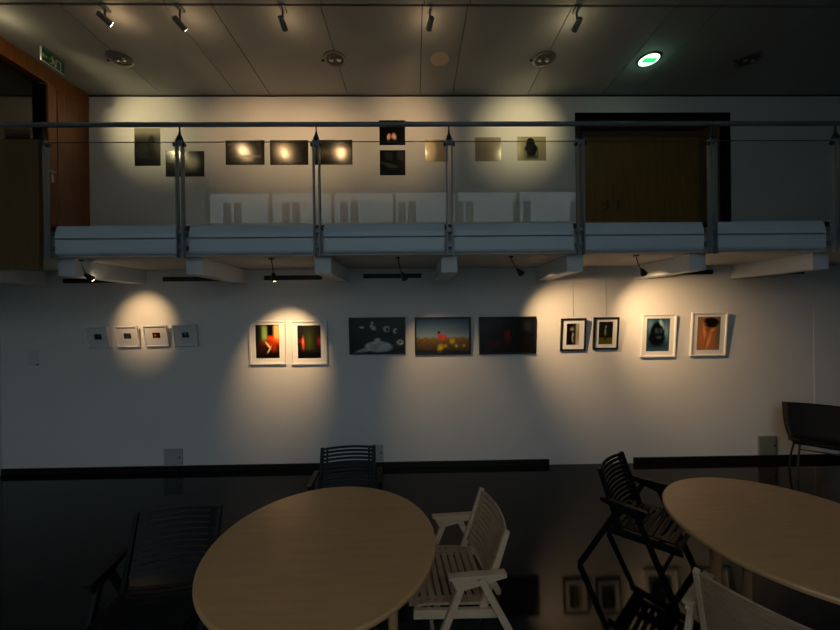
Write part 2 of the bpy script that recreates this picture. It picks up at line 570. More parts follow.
def f_C1(u, v):
    c = (13, 14, 15)
    c = mix(c, (38, 40, 40), B(u, v, .35, 1.0, .12, .42, .08))
    body = max(E(u, v, .52, .17, .27, .17, -.1, .12), E(u, v, .28, .08, .22, .06, .35, .3), E(u, v, .5, .36, .065, .07))
    c = mix(c, (205, 206, 203), body * (.75 + .25 * rnd(u, v, .5)))
    for cx, cy, rx, ry, ro in ((.2, .76, .06, .035, -.2), (.42, .74, .05, .10, .5), (.40, .88, .03, .05, 0), (.67, .70, .065, .10, 0), (.84, .64, .05, .085, 0)):
        c = mix(c, (225, 225, 220), E(u, v, cx, cy, rx, ry, ro, .25) * (.55 + .45 * rnd(u, v, 1.6)))
    c = mix(c, (14, 14, 14), E(u, v, .69, .69, .025, .05)); c = mix(c, (14, 14, 14), E(u, v, .87, .63, .03, .045))
    c = mix(c, (215, 215, 208), E(u, v, .93, .3, .07, .085, 0, .2) * (.5 + .5 * rnd(u, v, 1.4)))
    c = mix(c, (15, 15, 15), E(u, v, .93, .31, .02, .03))
    return c
def f_C2(u, v):
    sky = mix((140, 160, 172), (52, 82, 106), min(1, max(0, (v - .42) / .5)))
    sky = mix(sky, (92, 112, 125), G(u, v, .75, .75, .3, .12) * .7)
    g = mix((44, 38, 12), (150, 112, 40), min(1, v / .42))
    g = mix(g, (60, 56, 18), rnd(u, v, 1.5) * .55)
    c = mix(g, sky, min(1, max(0, (v - .40 - .03 * rnd(u, 0, 1.2)) / .06)))
    for cx, cy, r in ((.46, .17, .055), (.68, .34, .05), (.44, .08, .05), (.76, .2, .03), (.55, .2, .03), (.9, .2, .025)):
        c = mix(c, (225, 195, 30), E(u, v, cx, cy, r, r * 1.6, 0, .4) * (.5 + .5 * rnd(u, v, 2)))
    c = mix(c, (40, 26, 22), E(u, v, .425, .60, .025, .04))
    c = mix(c, (196, 62, 60), E(u, v, .45, .49, .05, .09, .1, .3))
    c = mix(c, (200, 80, 72), E(u, v, .5, .5, .09, .03, -.5, .4))
    c = mix(c, (190, 70, 60), E(u, v, .52, .4, .07, .04, .4, .4))
    c = mix(c, (28, 24, 10), B(u, v, -.1, 1.1, -.1, .07, .05) * .7)
    return c
def f_C3(u, v):
    c = mix((26, 22, 20), (22, 24, 25), v)
    c = mix(c, (52, 48, 44), B(u, v, .0, .42, .58, .9, .05) * .7)
    c = mix(c, (14, 12, 12), B(u, v, -.1, 1.1, .46, .55, .03))
    c = mix(c, (50, 58, 62), G(u, v, .86, .75, .07, .12) * .8)
    c = mix(c, (13, 10, 10), B(u, v, .47, .53, .7, 1, .02))
    c = mix(c, (150, 16, 24), E(u, v, .5, .48, .065, .2, 0, .3))
    c = mix(c, (86, 12, 20), G(u, v, .25, .22, .16, .10) * .7)
    c = mix(c, (90, 10, 18), G(u, v, .5, .32, .1, .12) * .7)
    return c
def f_D1(u, v):
    c = mix((185, 178, 160), (150, 140, 120), G(u, v, .9, .5, .2, .4))
    c = mix(c, (14, 13, 12), B(u, v, -.1, .55, -.1, 1.1, .06))
    c = mix(c, (30, 28, 24), B(u, v, .55, .72, -.1, 1.1, .06))
    c = mix(c, (120, 118, 108), E(u, v, .42, .72, .15, .12, 0, .3))
    c = mix(c, (6, 6, 6), B(u, v, .25, .62, .6, .66, .02))
    c = mix(c, (190, 186, 170), E(u, v, .5, .35, .07, .22, 0, .4))
    c = mix(c, (6, 6, 6), E(u, v, .52, .33, .035, .12))
    return c
def f_D2(u, v):
    c = mix((96, 88, 26), (20, 24, 20), min(1, max(0, (v - .25) / .08)))
    c = mix(c, (60, 62, 20), rnd(u, v, 1.2) * .4 * (1 if v < .27 else 0))
    c = mix(c, (56, 66, 60), rnd(u, v, .8) * .35 * (1 if v > .3 else 0))
    c = mix(c, (120, 120, 104), E(u, v, .47, .52, .075, .24, 0, .3)); c = mix(c, (150, 142, 120), E(u, v, .5, .78, .06, .06, 0, .3))
    c = mix(c, (24, 24, 22), E(u, v, .47, .28, .05, .14, 0, .4))
    return c
def f_E1(u, v):
    c = mix((52, 82, 100), (38, 68, 88), v)
    c = mix(c, (110, 140, 152), G(u, v, .85, .6, .14, .3)); c = mix(c, (92, 122, 138), G(u, v, .15, .8, .16, .2))
    c = mix(c, (18, 26, 34), G(u, v, .45, .2, .45, .1))
    c = mix(c, (8, 10, 13), max(E(u, v, .47, .55, .30, .33, 0, .12), E(u, v, .45, .4, .36, .2, 0, .2)))
    c = mix(c, (150, 180, 190), E(u, v, .62, .86, .07, .12, .7, .4)); c = mix(c, (120, 150, 160), E(u, v, .72, .76, .04, .11, .3, .4))
    c = mix(c, (52, 70, 80), max(E(u, v, .42, .62, .07, .09, 0, .4), E(u, v, .64, .62, .06, .09, 0, .4), E(u, v, .54, .42, .13, .05, 0, .5)) * .8)
    c = mix(c, (70, 92, 102), B(u, v, .51, .55, .5, .72, .02) * .6)
    return c
def f_E2(u, v):
    c = mix((176, 112, 66), (132, 104, 74), v)
    c = mix(c, (150, 110, 74), G(u, v, .15, .85, .25, .25))
    c = mix(c, (186, 112, 66), E(u, v, .40, .33, .34, .42, .12, .3))
    c = mix(c, (226, 156, 92), E(u, v, .33, .5, .06, .26, .28, .6)); c = mix(c, (228, 160, 98), E(u, v, .5, .24, .06, .24, -.4, .6))
    c = mix(c, (130, 74, 44), E(u, v, .40, .30, .025, .2, -.1, .6)); c = mix(c, (150, 78, 46), E(u, v, .5, .62, .13, .08, 0, .4))
    c = mix(c, (214, 140, 84), E(u, v, .66, .6, .12, .05, .3, .5)); c = mix(c, (150, 112, 76), G(u, v, .9, .2, .12, .3))
    c = mix(c, (24, 18, 15), max(E(u, v, .62, .85, .33, .12, -.1, .2), E(u, v, .62, .76, .26, .08, 0, .3)))
    c = mix(c, (110, 100, 80), G(u, v, .95, .45, .12, .3))
    return c

ga = 'four small square pictures on the left of the lower wall'
for b, lab, fn in (((86.2, 109, 326.4, 348.2), 'small square white picture, first from the left of its row of four, dark smudge inside', f_A1),
                   ((116, 138.4, 325.6, 347.3), 'small square white picture, second of its row of four, tiny dark square print', f_A2),
                   ((144.4, 167.8, 324.9, 346.6), 'small square white picture, third of its row of four, tiny dark red print', f_A3),
                   ((173.8, 196.8, 324.3, 346.2), 'small square white picture, last of its row of four, two dark peaks inside', f_A4)):
    framed(*b, lab, fn, ga, mount='grey_mount', fw=.012, inset=(.34, .66, .40, .66), tilt=11, depth=.03)
gb = 'two tall white framed prints in the warm light'
framed(249, 284.6, 320.5, 365, 'tall white framed print of a glowing orange and green interior, left of its pair', f_B1, gb, inset=(.175, .83, .145, .91), tilt=2.5)
framed(290.8, 326.7, 320.5, 365, 'tall white framed dark print with red flames at its sides, right of its pair', f_B2, gb, inset=(.18, .82, .145, .895), tilt=2.5)
gc = 'three wide black framed pictures in the middle of the lower wall'
framed(349.2, 405.3, 317, 354.7, 'wide black framed picture of pale grey forms, left of the three wide ones', f_C1, gc, frame='black_frame', mount='black_frame', fw=.02, tilt=3)
framed(415, 470.8, 316.7, 355, 'wide black framed picture of a red figure in a yellow flower field under blue sky', f_C2, gc, frame='black_frame', mount='black_frame', fw=.02, tilt=3)
framed(479.7, 536.3, 316.3, 354.4, 'wide black framed dark picture with a red figure, right of the three wide ones', f_C3, gc, frame='black_frame', mount='black_frame', fw=.018, tilt=3)
gd = 'two small black framed pictures with white mounts'
framed(561, 585.8, 318, 351, 'small black framed portrait, left of its pair, dark figure on grey', f_D1, gd, frame='black_frame', fw=.02, inset=(.24, .74, .18, .84), tilt=6)
framed(593.8, 618.6, 316.9, 349.6, 'small black framed portrait, right of its pair, figure standing on yellow grass', f_D2, gd, frame='black_frame', fw=.02, inset=(.22, .77, .16, .86), tilt=6)
ge = 'two tall white framed pictures at the right of the lower wall'
framed(642, 675.8, 313.7, 357.6, 'tall white framed picture of a dark hooded head on blue ground', f_E1, ge, inset=(.15, .82, .14, .90), tilt=4.5)
framed(691.5, 726.6, 312, 356.3, 'tall white framed orange picture of a bent bare figure with dark hair', f_E2, ge, inset=(.18, .82, .14, .90), tilt=4.5)
# hanging wires of the small black framed pair
for px in (573.5, 606.5):
    a, b = at(px, 318, YW - .01), at(px, 288, YW - .01)
    bm = BM(); tube(bm, [(a.x, YW - .012, a.z - .03), (a.x, YW - .004, 2.31)], .0012, 6)
    tag(obj('hanging_wire', bm, M['wire']), 'thin steel wire above the %s small black framed portrait' % ('left' if px < 590 else 'right'), 'wire', 'picture wires')

# unframed glossy prints on the gallery wall; lamp reflections are painted into several
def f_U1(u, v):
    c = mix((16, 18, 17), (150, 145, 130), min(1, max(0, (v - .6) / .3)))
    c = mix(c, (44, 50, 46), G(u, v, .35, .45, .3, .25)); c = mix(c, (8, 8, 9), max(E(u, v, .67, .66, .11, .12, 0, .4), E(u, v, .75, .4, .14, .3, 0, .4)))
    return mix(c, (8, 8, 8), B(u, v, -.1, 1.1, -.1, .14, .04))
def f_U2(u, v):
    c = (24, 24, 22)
    c = mix(c, (180, 175, 150), E(u, v, .68, .55, .2, .3, 0, .5)); c = mix(c, (110, 110, 95), G(u, v, .2, .8, .1, .2))  # pale oval at right is a lamp reflection put into the colour
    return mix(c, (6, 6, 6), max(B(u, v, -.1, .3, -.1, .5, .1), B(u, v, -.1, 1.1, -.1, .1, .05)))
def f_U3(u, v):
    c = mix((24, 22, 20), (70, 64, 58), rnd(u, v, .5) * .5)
    c = mix(c, (190, 170, 148), E(u, v, .5, .5, .18, .4, .2, .5)); c = mix(c, (120, 108, 95), G(u, v, .6, .35, .4, .06))  # central pale oval paints a lamp's gleam on the gloss
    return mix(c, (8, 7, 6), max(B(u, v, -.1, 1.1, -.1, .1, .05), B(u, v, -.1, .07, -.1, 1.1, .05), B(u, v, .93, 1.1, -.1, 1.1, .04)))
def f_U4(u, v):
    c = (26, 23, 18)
    c = mix(c, (150, 130, 95), E(u, v, .38, .55, .3, .45, 0, .45)); c = mix(c, (40, 36, 30), B(u, v, .7, 1, .1, 1, .1) * (.4 + .6 * rnd(u, v)))  # wide warm oval is a painted lamp reflection
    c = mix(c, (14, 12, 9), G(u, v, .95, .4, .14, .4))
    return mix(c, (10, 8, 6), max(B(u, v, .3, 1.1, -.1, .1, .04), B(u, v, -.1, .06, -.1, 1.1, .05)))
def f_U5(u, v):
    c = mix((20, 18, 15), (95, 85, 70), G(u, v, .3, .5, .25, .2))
    c = mix(c, (215, 185, 130), E(u, v, .7, .5, .2, .35, 0, .45)); c = mix(c, (12, 11, 10), B(u, v, -.1, 1.1, .72, 1.1, .1) * .8)  # bright oval at right paints in the mirrored lamp
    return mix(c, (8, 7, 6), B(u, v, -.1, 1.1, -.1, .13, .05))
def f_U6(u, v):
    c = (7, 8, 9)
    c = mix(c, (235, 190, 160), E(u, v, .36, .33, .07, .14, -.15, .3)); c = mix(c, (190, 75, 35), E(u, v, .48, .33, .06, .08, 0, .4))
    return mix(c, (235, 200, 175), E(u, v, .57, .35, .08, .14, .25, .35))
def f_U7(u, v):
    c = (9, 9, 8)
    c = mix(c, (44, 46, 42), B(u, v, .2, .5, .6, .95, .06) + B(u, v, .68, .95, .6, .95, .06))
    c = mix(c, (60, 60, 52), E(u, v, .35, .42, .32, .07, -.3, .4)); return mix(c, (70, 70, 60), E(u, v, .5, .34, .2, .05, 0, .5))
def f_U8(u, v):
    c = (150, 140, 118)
    return mix(c, (225, 205, 160), E(u, v, .2, .5, .28, .6, 0, .3))  # bright oval at left paints a lamp's reflection
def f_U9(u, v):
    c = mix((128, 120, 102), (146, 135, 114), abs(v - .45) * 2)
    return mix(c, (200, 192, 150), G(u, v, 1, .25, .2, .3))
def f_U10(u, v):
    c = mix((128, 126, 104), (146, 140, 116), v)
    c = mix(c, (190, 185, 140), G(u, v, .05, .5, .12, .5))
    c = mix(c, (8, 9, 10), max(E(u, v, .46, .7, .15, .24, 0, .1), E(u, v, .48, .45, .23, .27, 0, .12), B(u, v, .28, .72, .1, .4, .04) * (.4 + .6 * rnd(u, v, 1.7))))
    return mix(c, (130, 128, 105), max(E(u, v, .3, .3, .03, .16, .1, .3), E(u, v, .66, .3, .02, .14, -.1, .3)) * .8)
gu = 'unframed prints on the gallery wall'
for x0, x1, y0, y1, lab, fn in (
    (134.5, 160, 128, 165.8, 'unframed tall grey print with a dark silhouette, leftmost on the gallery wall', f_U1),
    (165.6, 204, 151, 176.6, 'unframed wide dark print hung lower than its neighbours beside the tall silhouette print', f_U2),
    (225.6, 264.2, 140.2, 164.8, 'unframed wide black print with a painted lamp reflection, first of three side by side', f_U3),
    (270, 308, 140, 164.8, 'unframed wide print nearly filled by a painted lamp reflection, second of three side by side', f_U4),
    (314, 352.2, 139.8, 164.6, 'unframed wide black print with painted lamp reflection at right, third of three side by side', f_U5),
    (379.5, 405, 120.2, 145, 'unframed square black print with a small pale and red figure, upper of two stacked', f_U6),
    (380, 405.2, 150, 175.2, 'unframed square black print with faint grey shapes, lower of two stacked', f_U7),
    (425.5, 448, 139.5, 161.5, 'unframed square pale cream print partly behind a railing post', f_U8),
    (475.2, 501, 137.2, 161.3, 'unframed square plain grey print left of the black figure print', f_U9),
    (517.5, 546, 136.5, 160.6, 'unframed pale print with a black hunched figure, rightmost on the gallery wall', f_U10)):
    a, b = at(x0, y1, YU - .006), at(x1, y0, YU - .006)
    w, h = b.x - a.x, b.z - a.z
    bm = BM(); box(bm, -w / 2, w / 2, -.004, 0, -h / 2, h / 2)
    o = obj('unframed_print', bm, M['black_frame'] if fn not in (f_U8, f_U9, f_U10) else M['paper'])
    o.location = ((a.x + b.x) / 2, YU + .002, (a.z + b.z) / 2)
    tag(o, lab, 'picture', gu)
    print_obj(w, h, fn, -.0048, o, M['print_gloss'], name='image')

# ------------------------------------------------------------------ lamps
def spot(name, pos, aim, power, color, size, blend, radius=.03):
    l = bpy.data.lights.new(name, 'SPOT')
    l.energy = power; l.color = color; l.spot_size = math.radians(size); l.spot_blend = blend; l.shadow_soft_size = radius
    o = bpy.data.objects.new(name, l); COL.objects.link(o)
    o.location = pos
    o.rotation_euler = (Vector(aim) - Vector(pos)).to_track_quat('-Z', 'Y').to_euler()
    return o

WARM = (1.0, 0.63, 0.31)
YELLOW = (1.0, 0.80, 0.42)
# ceiling spots over the gallery
gs = 'ceiling spots aimed at the gallery wall'
UP = [  # head px, aim px on gallery wall, power, colour, cone, label
    ((-14, 22), (150, 128), 81, YELLOW, 60, 'ceiling spotlight nearest the wooden door, aimed right'),
    ((105, 19), (252, 142), 42, WARM, 68, 'grey ceiling spotlight with bright rim above the left recessed downlight'),
    ((180, 24), (285, 138), 42, WARM, 68, 'grey ceiling spotlight between the left and second recessed downlights'),
    ((283, 24), (325, 140), 42, WARM, 68, 'grey ceiling spotlight just left of the second recessed downlight'),
    ((430, 24), (402, 135), 53, WARM, 72, 'grey ceiling spotlight hanging above the beige ceiling speaker'),
    ((577, 25), (520, 132), 72, YELLOW, 62, 'dark ceiling spotlight above the third recessed downlight'),
]
for i, (hp, ap, pw, colr, cone, lab) in enumerate(UP):
    c = at(hp[0], hp[1], 3.95)
    a = at(ap[0], ap[1], YU)
    r = thing('ceiling_spotlight', lab, 'spotlight', (c.x, c.y, ZC), 0, gs)
    d = (a - c).normalized()
    loc = c - Vector((c.x, c.y, ZC))
    bm = BM()
    box(bm, -.03, .03, -.05, .05, -.025, 0); tube(bm, [(0, 0, -.025), (0, 0, loc.z + .03)], .012, 10)
    obj('stem', bm, M['lamp_grey'], r)
    bm = BM()
    tube(bm, [loc - d * .075, loc - d * .07, loc + d * .06], [.022, .030, .036], 18, caps=True)
    hd = obj('lamp_head', bm, M['lamp_grey'], r)
    bm = BM(); tube(bm, [loc + d * .0605, loc + d * .063], .030, 18)
    obj('bulb', bm, M['warm_bulb'], hd)
    gp = bpy.data.lights.new('spill_light', 'POINT'); gp.energy = 1.0; gp.color = colr; gp.shadow_soft_size = .03
    go = bpy.data.objects.new('spill_light', gp); COL.objects.link(go); go.location = c + d * .11
    spot('gallery_spot_light', c + d * .07, a, pw, colr, cone, 1.0, .035)

# lamps hanging on short cords under the gallery
gl = 'cord lamps under the gallery'
LOW = [
    ((80, 254), (89, 277), (146, 322), 34, WARM, 58, 1.0, 'small black cord lamp shining beside the leftmost visible beam'),
    ((271.5, 256), (274, 277), (287, 352), 86, WARM, 62, 1.0, 'small black cord lamp with glowing bulb above the two warm lit prints'),
    ((398, 256), (404, 277), (452, 392), 30, WARM, 74, 1.0, 'small cord lamp above the gap between the two left wide pictures'),
    ((511, 254), (520, 272), (594, 346), 98, WARM, 76, 1.0, 'small black cord lamp above the dark red picture, tilted right'),
    ((636, 251), (643, 272), (673, 334), 74, WARM, 84, 1.0, 'small black cord lamp above the blue hooded head picture'),
]
for n_, (tp, hp, ap, pw, colr, cone, blend, lab) in enumerate(LOW):
    glow = n_ < 2
    t = at(tp[0], tp[1], 3.50); t.z = ZS
    c = at(hp[0], hp[1], 3.56)
    a = at(ap[0], ap[1], YW)
    d = (a - c).normalized()
    r = thing('cord_lamp', lab, 'lamp', t, 0, gl)
    loc = c - t
    bm = BM()
    box(bm, -.02, .02, -.02, .02, -.012, 0)
    mid = loc * .5 + Vector((-.02 if loc.x > .02 else .0, 0, -.01))
    pts = []
    for k in range(9):
        s = k / 8
        pts.append((mid * 2 * s * (1 - s)) + (loc - d * .02) * s * s + Vector((0, 0, -.012)) * (1 - s) ** 2)
    tube(bm, pts, .005, 8)
    obj('cord', bm, M['lamp_black'], r)
    bm = BM()
    tube(bm, [loc - d * .05, loc - d * .04, loc + d * .0, loc + d * .03], [.012, .018, .026, .034], 16)
    hd = obj('lamp_head', bm, M['lamp_black'], r)
    bm = BM(); bmesh.ops.create_uvsphere(bm, u_segments=16, v_segments=10, radius=.021, matrix=Matrix.Translation(loc + d * (.034 if glow else .006)))
    obj('bulb', bm, M['warm_bulb'], hd)
    spot('cord_lamp_light', c + d * .075, a, pw, colr, cone, blend, .025)

# recessed downlights
def downlight(px, label):
    c = at(px, 59.5, 4.735)
    r = thing('recessed_downlight', label, 'ceiling light', (c.x, 4.735, ZC), 0, 'unlit recessed ceiling downlights')
    bm = BM()
    prof = [(.150, 0), (.150, -.012), (.125, -.016), (.118, -.004)]
    lathe(bm, prof, (0, 0, 0), 36, cap1=False)
    obj('ring', bm, M['silver'], r, smooth=False)
    bm = BM()
    lathe(bm, [(.118, -.004), (.09, .0), (.0 + .03, .0)], (0, 0, -.001), 36)
    obj('reflector', bm, M['lamp_black'], r)
    for s in (-1, 1):
        bm = BM(); bmesh.ops.create_uvsphere(bm, u_segments=16, v_segments=10, radius=.034, matrix=Matrix.Translation((s * .05, 0, -.012)) @ Matrix.Diagonal((1, 1, .6, 1)))
        obj('bulb', bm, M['chrome'], r, smooth=True)
    bm = BM(); tube(bm, [(-.15, .02, -.008), (-.185, .02, -.008)], .014, 10)
    obj('clip', bm, M['groove'], r)
downlight(120, 'round recessed downlight with silver ring, leftmost, near the green exit sign')
downlight(335, 'round recessed downlight with silver ring, second from the left, left of beige speaker')
downlight(544, 'round recessed downlight with silver ring, right of the beige speaker')
downlight(749, 'round recessed downlight in the dark right end of the ceiling')
c = at(440, 59.5, 4.735)
r = thing('ceiling_speaker', 'round beige flush ceiling speaker in a narrow ceiling panel', 'speaker', (c.x, 4.735, ZC))
bm = BM(); lathe(bm, [(.128, 0), (.128, -.008), (.118, -.010)], (0, 0, 0), 36, cap1=False)
obj('ring', bm, M['beige'], r)
bm = BM(); lathe(bm, [(.118, -.004), (.118, -.009), (.06, -.011)], (0, 0, 0), 36)
obj('speaker_grille', bm, M['beige'], r)
c = at(649, 59, 4.735)
r = thing('ceiling_emergency_light', 'round glowing green and white emergency light in the ceiling', 'emergency light', (c.x, 4.735, ZC))
bm = BM(); lathe(bm, [(.145, 0), (.145, -.012), (.128, -.016), (.125, -.004)], (0, 0, 0), 36, cap1=False)
obj('ring', bm, M['silver'], r)
bm = BM(); lathe(bm, [(.124, -.003), (.124, -.009), (.05, -.015)], (0, 0, 0), 36)
obj('lens', bm, M['white_glow'], r)
bm = BM(); box(bm, -.085, .095, -.045, .04, -.020, -.0155)
obj('green_band', bm, M['green_glow'], r, bevel=.002)
el = bpy.data.lights.new('emergency_glow', 'POINT'); el.energy = .45; el.color = (.45, 1, .6); el.shadow_soft_size = .08
eo = bpy.data.objects.new('emergency_glow', el); COL.objects.link(eo); eo.location = (c.x, 4.735, ZC - .12)

# exit sign
s0, s1 = 4.50, 4.79
sx = (at(41, 56, s0).x + at(64, 73, s1).x) / 2
r = thing('exit_sign', 'green exit sign with white running figure hung under ceiling by the wooden door', 'sign', (sx, (s0 + s1) / 2, ZC))
L = (s1 - s0) / 2
bm = BM(); box(bm, -.02, .02, -L, L, -.03, 0); obj('housing', bm, M['lamp_grey'], r)
bm = BM(); box(bm, -.006, .006, -L, L, -.185, -.03); obj('panel', bm, M['sign_green'], r)
bm = BM()
box(bm, -.008, .010, -L, L, -.192, -.182); box(bm, -.008, .010, -L - .006, -L + .004, -.192, -.02)
obj('edge_strip', bm, M['sign_white'], r)
bm = BM()
def flat(pts):
    prism(bm, pts, .006, .0075, lambda a, b, x: Vector((x, a, b)))
# doorway, running figure and arrow
flat([(.03, -.165), (.03, -.055), (.10, -.055), (.10, -.165), (.09, -.165), (.09, -.067), (.04, -.067), (.04, -.165)])
flat([(-.012 + .013 * math.cos(k * PI / 5), -.064 + .013 * math.sin(k * PI / 5)) for k in range(10)])
flat([(-.028, -.083), (.002, -.08), (.012, -.118), (-.01, -.124)])
flat([(.0, -.118), (.012, -.116), (.032, -.14), (.03, -.165), (.018, -.165), (.018, -.142)])
flat([(-.01, -.124), (.004, -.122), (-.012, -.15), (-.04, -.158), (-.043, -.147), (-.02, -.14)])
flat([(-.028, -.083), (-.026, -.092), (-.042, -.105), (-.052, -.1)])
flat([(.0, -.084), (.02, -.105), (.03, -.1), (.008, -.08)])
flat([(-.15, -.11), (-.115, -.075), (-.115, -.1), (-.075, -.1), (-.075, -.12), (-.115, -.12), (-.115, -.145)])
obj('pictogram', bm, M['sign_white'], r)

# air grilles high on the lower wall
gg = 'dark air grilles high on the lower wall'
for i, (x0, x1, py, lab) in enumerate(((64, 121, 281, 'long dark air grille below the leftmost visible beam'),
        (163.5, 221, 279.3, 'long dark air grille on the wall left of the warm lit prints'),
        (264.5, 322, 278, 'long dark air grille on the wall above the two warm lit prints'),
        (363.5, 421.3, 276.2, 'long dark air grille on the wall above the leftmost wide picture'),
        (655, 712, 272.5, 'long dark air grille above the two tall right pictures'),
        (752, 803, 272.2, 'long dark air grille at the right end of the lower wall'))):
    a, b = at(x0, py, YW), at(x1, py, YW)
    r = thing('air_grille', lab, 'vent', ((a.x + b.x) / 2, YW + .002, a.z), 0, gg)
    w = (b.x - a.x) / 2
    bm = BM(); box(bm, -w, w, -.008, 0, -.028, .028); obj('backing', bm, M['grille'], r)
    bm = BM()
    for k in range(3):
        box(bm, -w, w, -.016, -.008, -.022 + k * .018, -.015 + k * .018)
    n = 16
    for k in range(n + 1):
        xx = -w + 2 * w * k / n
        box(bm, xx - .002, xx + .002, -.014, -.008, -.026, .026)
    obj('louvre', bm, M['black_trim'], r)

# cover plates low on the lower wall, and a small notice
def plate(x0, x1, y0, y1, label, m):
    a, b = at(x0, y1, YW), at(x1, y0, YW)
    r = thing('cover_plate', label, 'cover plate', ((a.x + b.x) / 2, YW, (a.z + b.z) / 2), 0, 'cover plates low on the wall')
    w, h = (b.x - a.x) / 2, (b.z - a.z) / 2
    bm = BM(); box(bm, -w, w, -.012, 0, -h, h); obj('plate', bm, m, r, bevel=.003)
    bm = BM(); box(bm, -w + .015, w - .015, -.015, -.012, -h + .015, h - .015); obj('lid', bm, m, r, bevel=.002)
    bm = BM(); box(bm, w - .04, w - .025, -.019, -.015, -.012, .012); obj('catch', bm, M['darksteel'], r)
plate(164.5, 183, 448.2, 466, 'grey cover plate low on the wall at the left', M['plate'])
plate(371, 383.5, 443.8, 461, 'grey cover plate low on wall half hidden behind the black chair', M['plate'])
plate(757.5, 776, 435.5, 455, 'grey green cover plate low on the wall beside the black lounge chair', M['plate_dark'])
a, b = at(28, 366, YW), at(39.5, 350, YW)
r = thing('wall_notice', 'small faint white notice on the wall at far left', 'notice', ((a.x + b.x) / 2, YW, (a.z + b.z) / 2))
bm = BM(); box(bm, -.07, .07, -.003, 0, -.1, .1); obj('sheet', bm, M['paper'], r)
bm = BM(); box(bm, .035, .06, -.005, -.003, -.09, -.07); obj('dark_mark', bm, M['black_frame'], r)

# ------------------------------------------------------------------ round tables
def make_table(label, loc, rz, leg_angle):
    r = thing('round_table', label, 'table', loc, rz, 'round beech tables')
    R = .566
    bm = BM()
    lathe(bm, [(R - .012, .727), (R - .003, .731), (R, .739), (R, .747), (R - .004, .753), (R - .01, .755)], (0, 0, 0), 96)
    obj('tabletop', bm, M['table'], r)
    bm = BM()
    for k in range(4):
        t = leg_angle + k * PI / 2
        t2 = t + PI / 2
        p0 = Vector((.32 * math.cos(t), .32 * math.sin(t), .70)); p1 = Vector((.32 * math.cos(t2), .32 * math.sin(t2), .70))
        bar(bm, p0, p1, .05, .02, Vector((0, 0, 1)).cross((p1 - p0).normalized()))
    obj('apron', bm, M['table_leg'], r)
    for k in range(4):
        t = leg_angle + k * PI / 2
        bm = BM()
        tube(bm, [(.35 * math.cos(t), .35 * math.sin(t), 0), (.35 * math.cos(t), .35 * math.sin(t), .727)], [.021, .029], 20)
        obj('leg', bm, M['table_leg'], r)
    return r
make_table('round beech table at the left with one pale and two black slatted chairs around it', (-.469, 1.784, 0), 0, math.atan2(-.05, .3495))
make_table('round beech table at the right, cut off by the frame, beside a black slatted chair', (1.994, 1.817, 0), 0, math.atan2(.083, -.34))

# ------------------------------------------------------------------ slatted folding armchairs
def slotted(us, rows, fn, th):
    """grid of cells with slots; us: list of (u, open) column edges, rows: (v, open) row edges"""
    bm = BM()
    cache = {}
    def V(i, j):
        if (i, j) not in cache: cache[i, j] = bm.verts.new(fn(us[i][0], rows[j][0]))
        return cache[i, j]
    for j in range(len(rows) - 1):
        for i in range(len(us) - 1):
            if rows[j][1] and us[i][1]: continue
            bm.faces.new((V(i, j), V(i + 1, j), V(i + 1, j + 1), V(i, j + 1)))
    return bm

def columns(hole, slot, edge, n=12):
    us = [(-edge, 0), (-hole - .009, 1), (-hole + .009, 0)]
    us += [(-slot + 2 * slot * k / n, 1) for k in range(n)] + [(slot, 0), (hole - .009, 1), (hole + .009, 0), (edge, 0)]
    return us

def rows_of(v0, v1, n, slat):
    """n slots between v0 and v1, slat = fraction of each pitch that is wood"""
    L = (v1 - v0)
    p = L / (n + slat)
    r = []
    for k in range(n):
        r += [(v0 + k * p, 0), (v0 + k * p + p * slat, 1)]
    return r + [(v0 + n * p, 0), (v1, 0)]

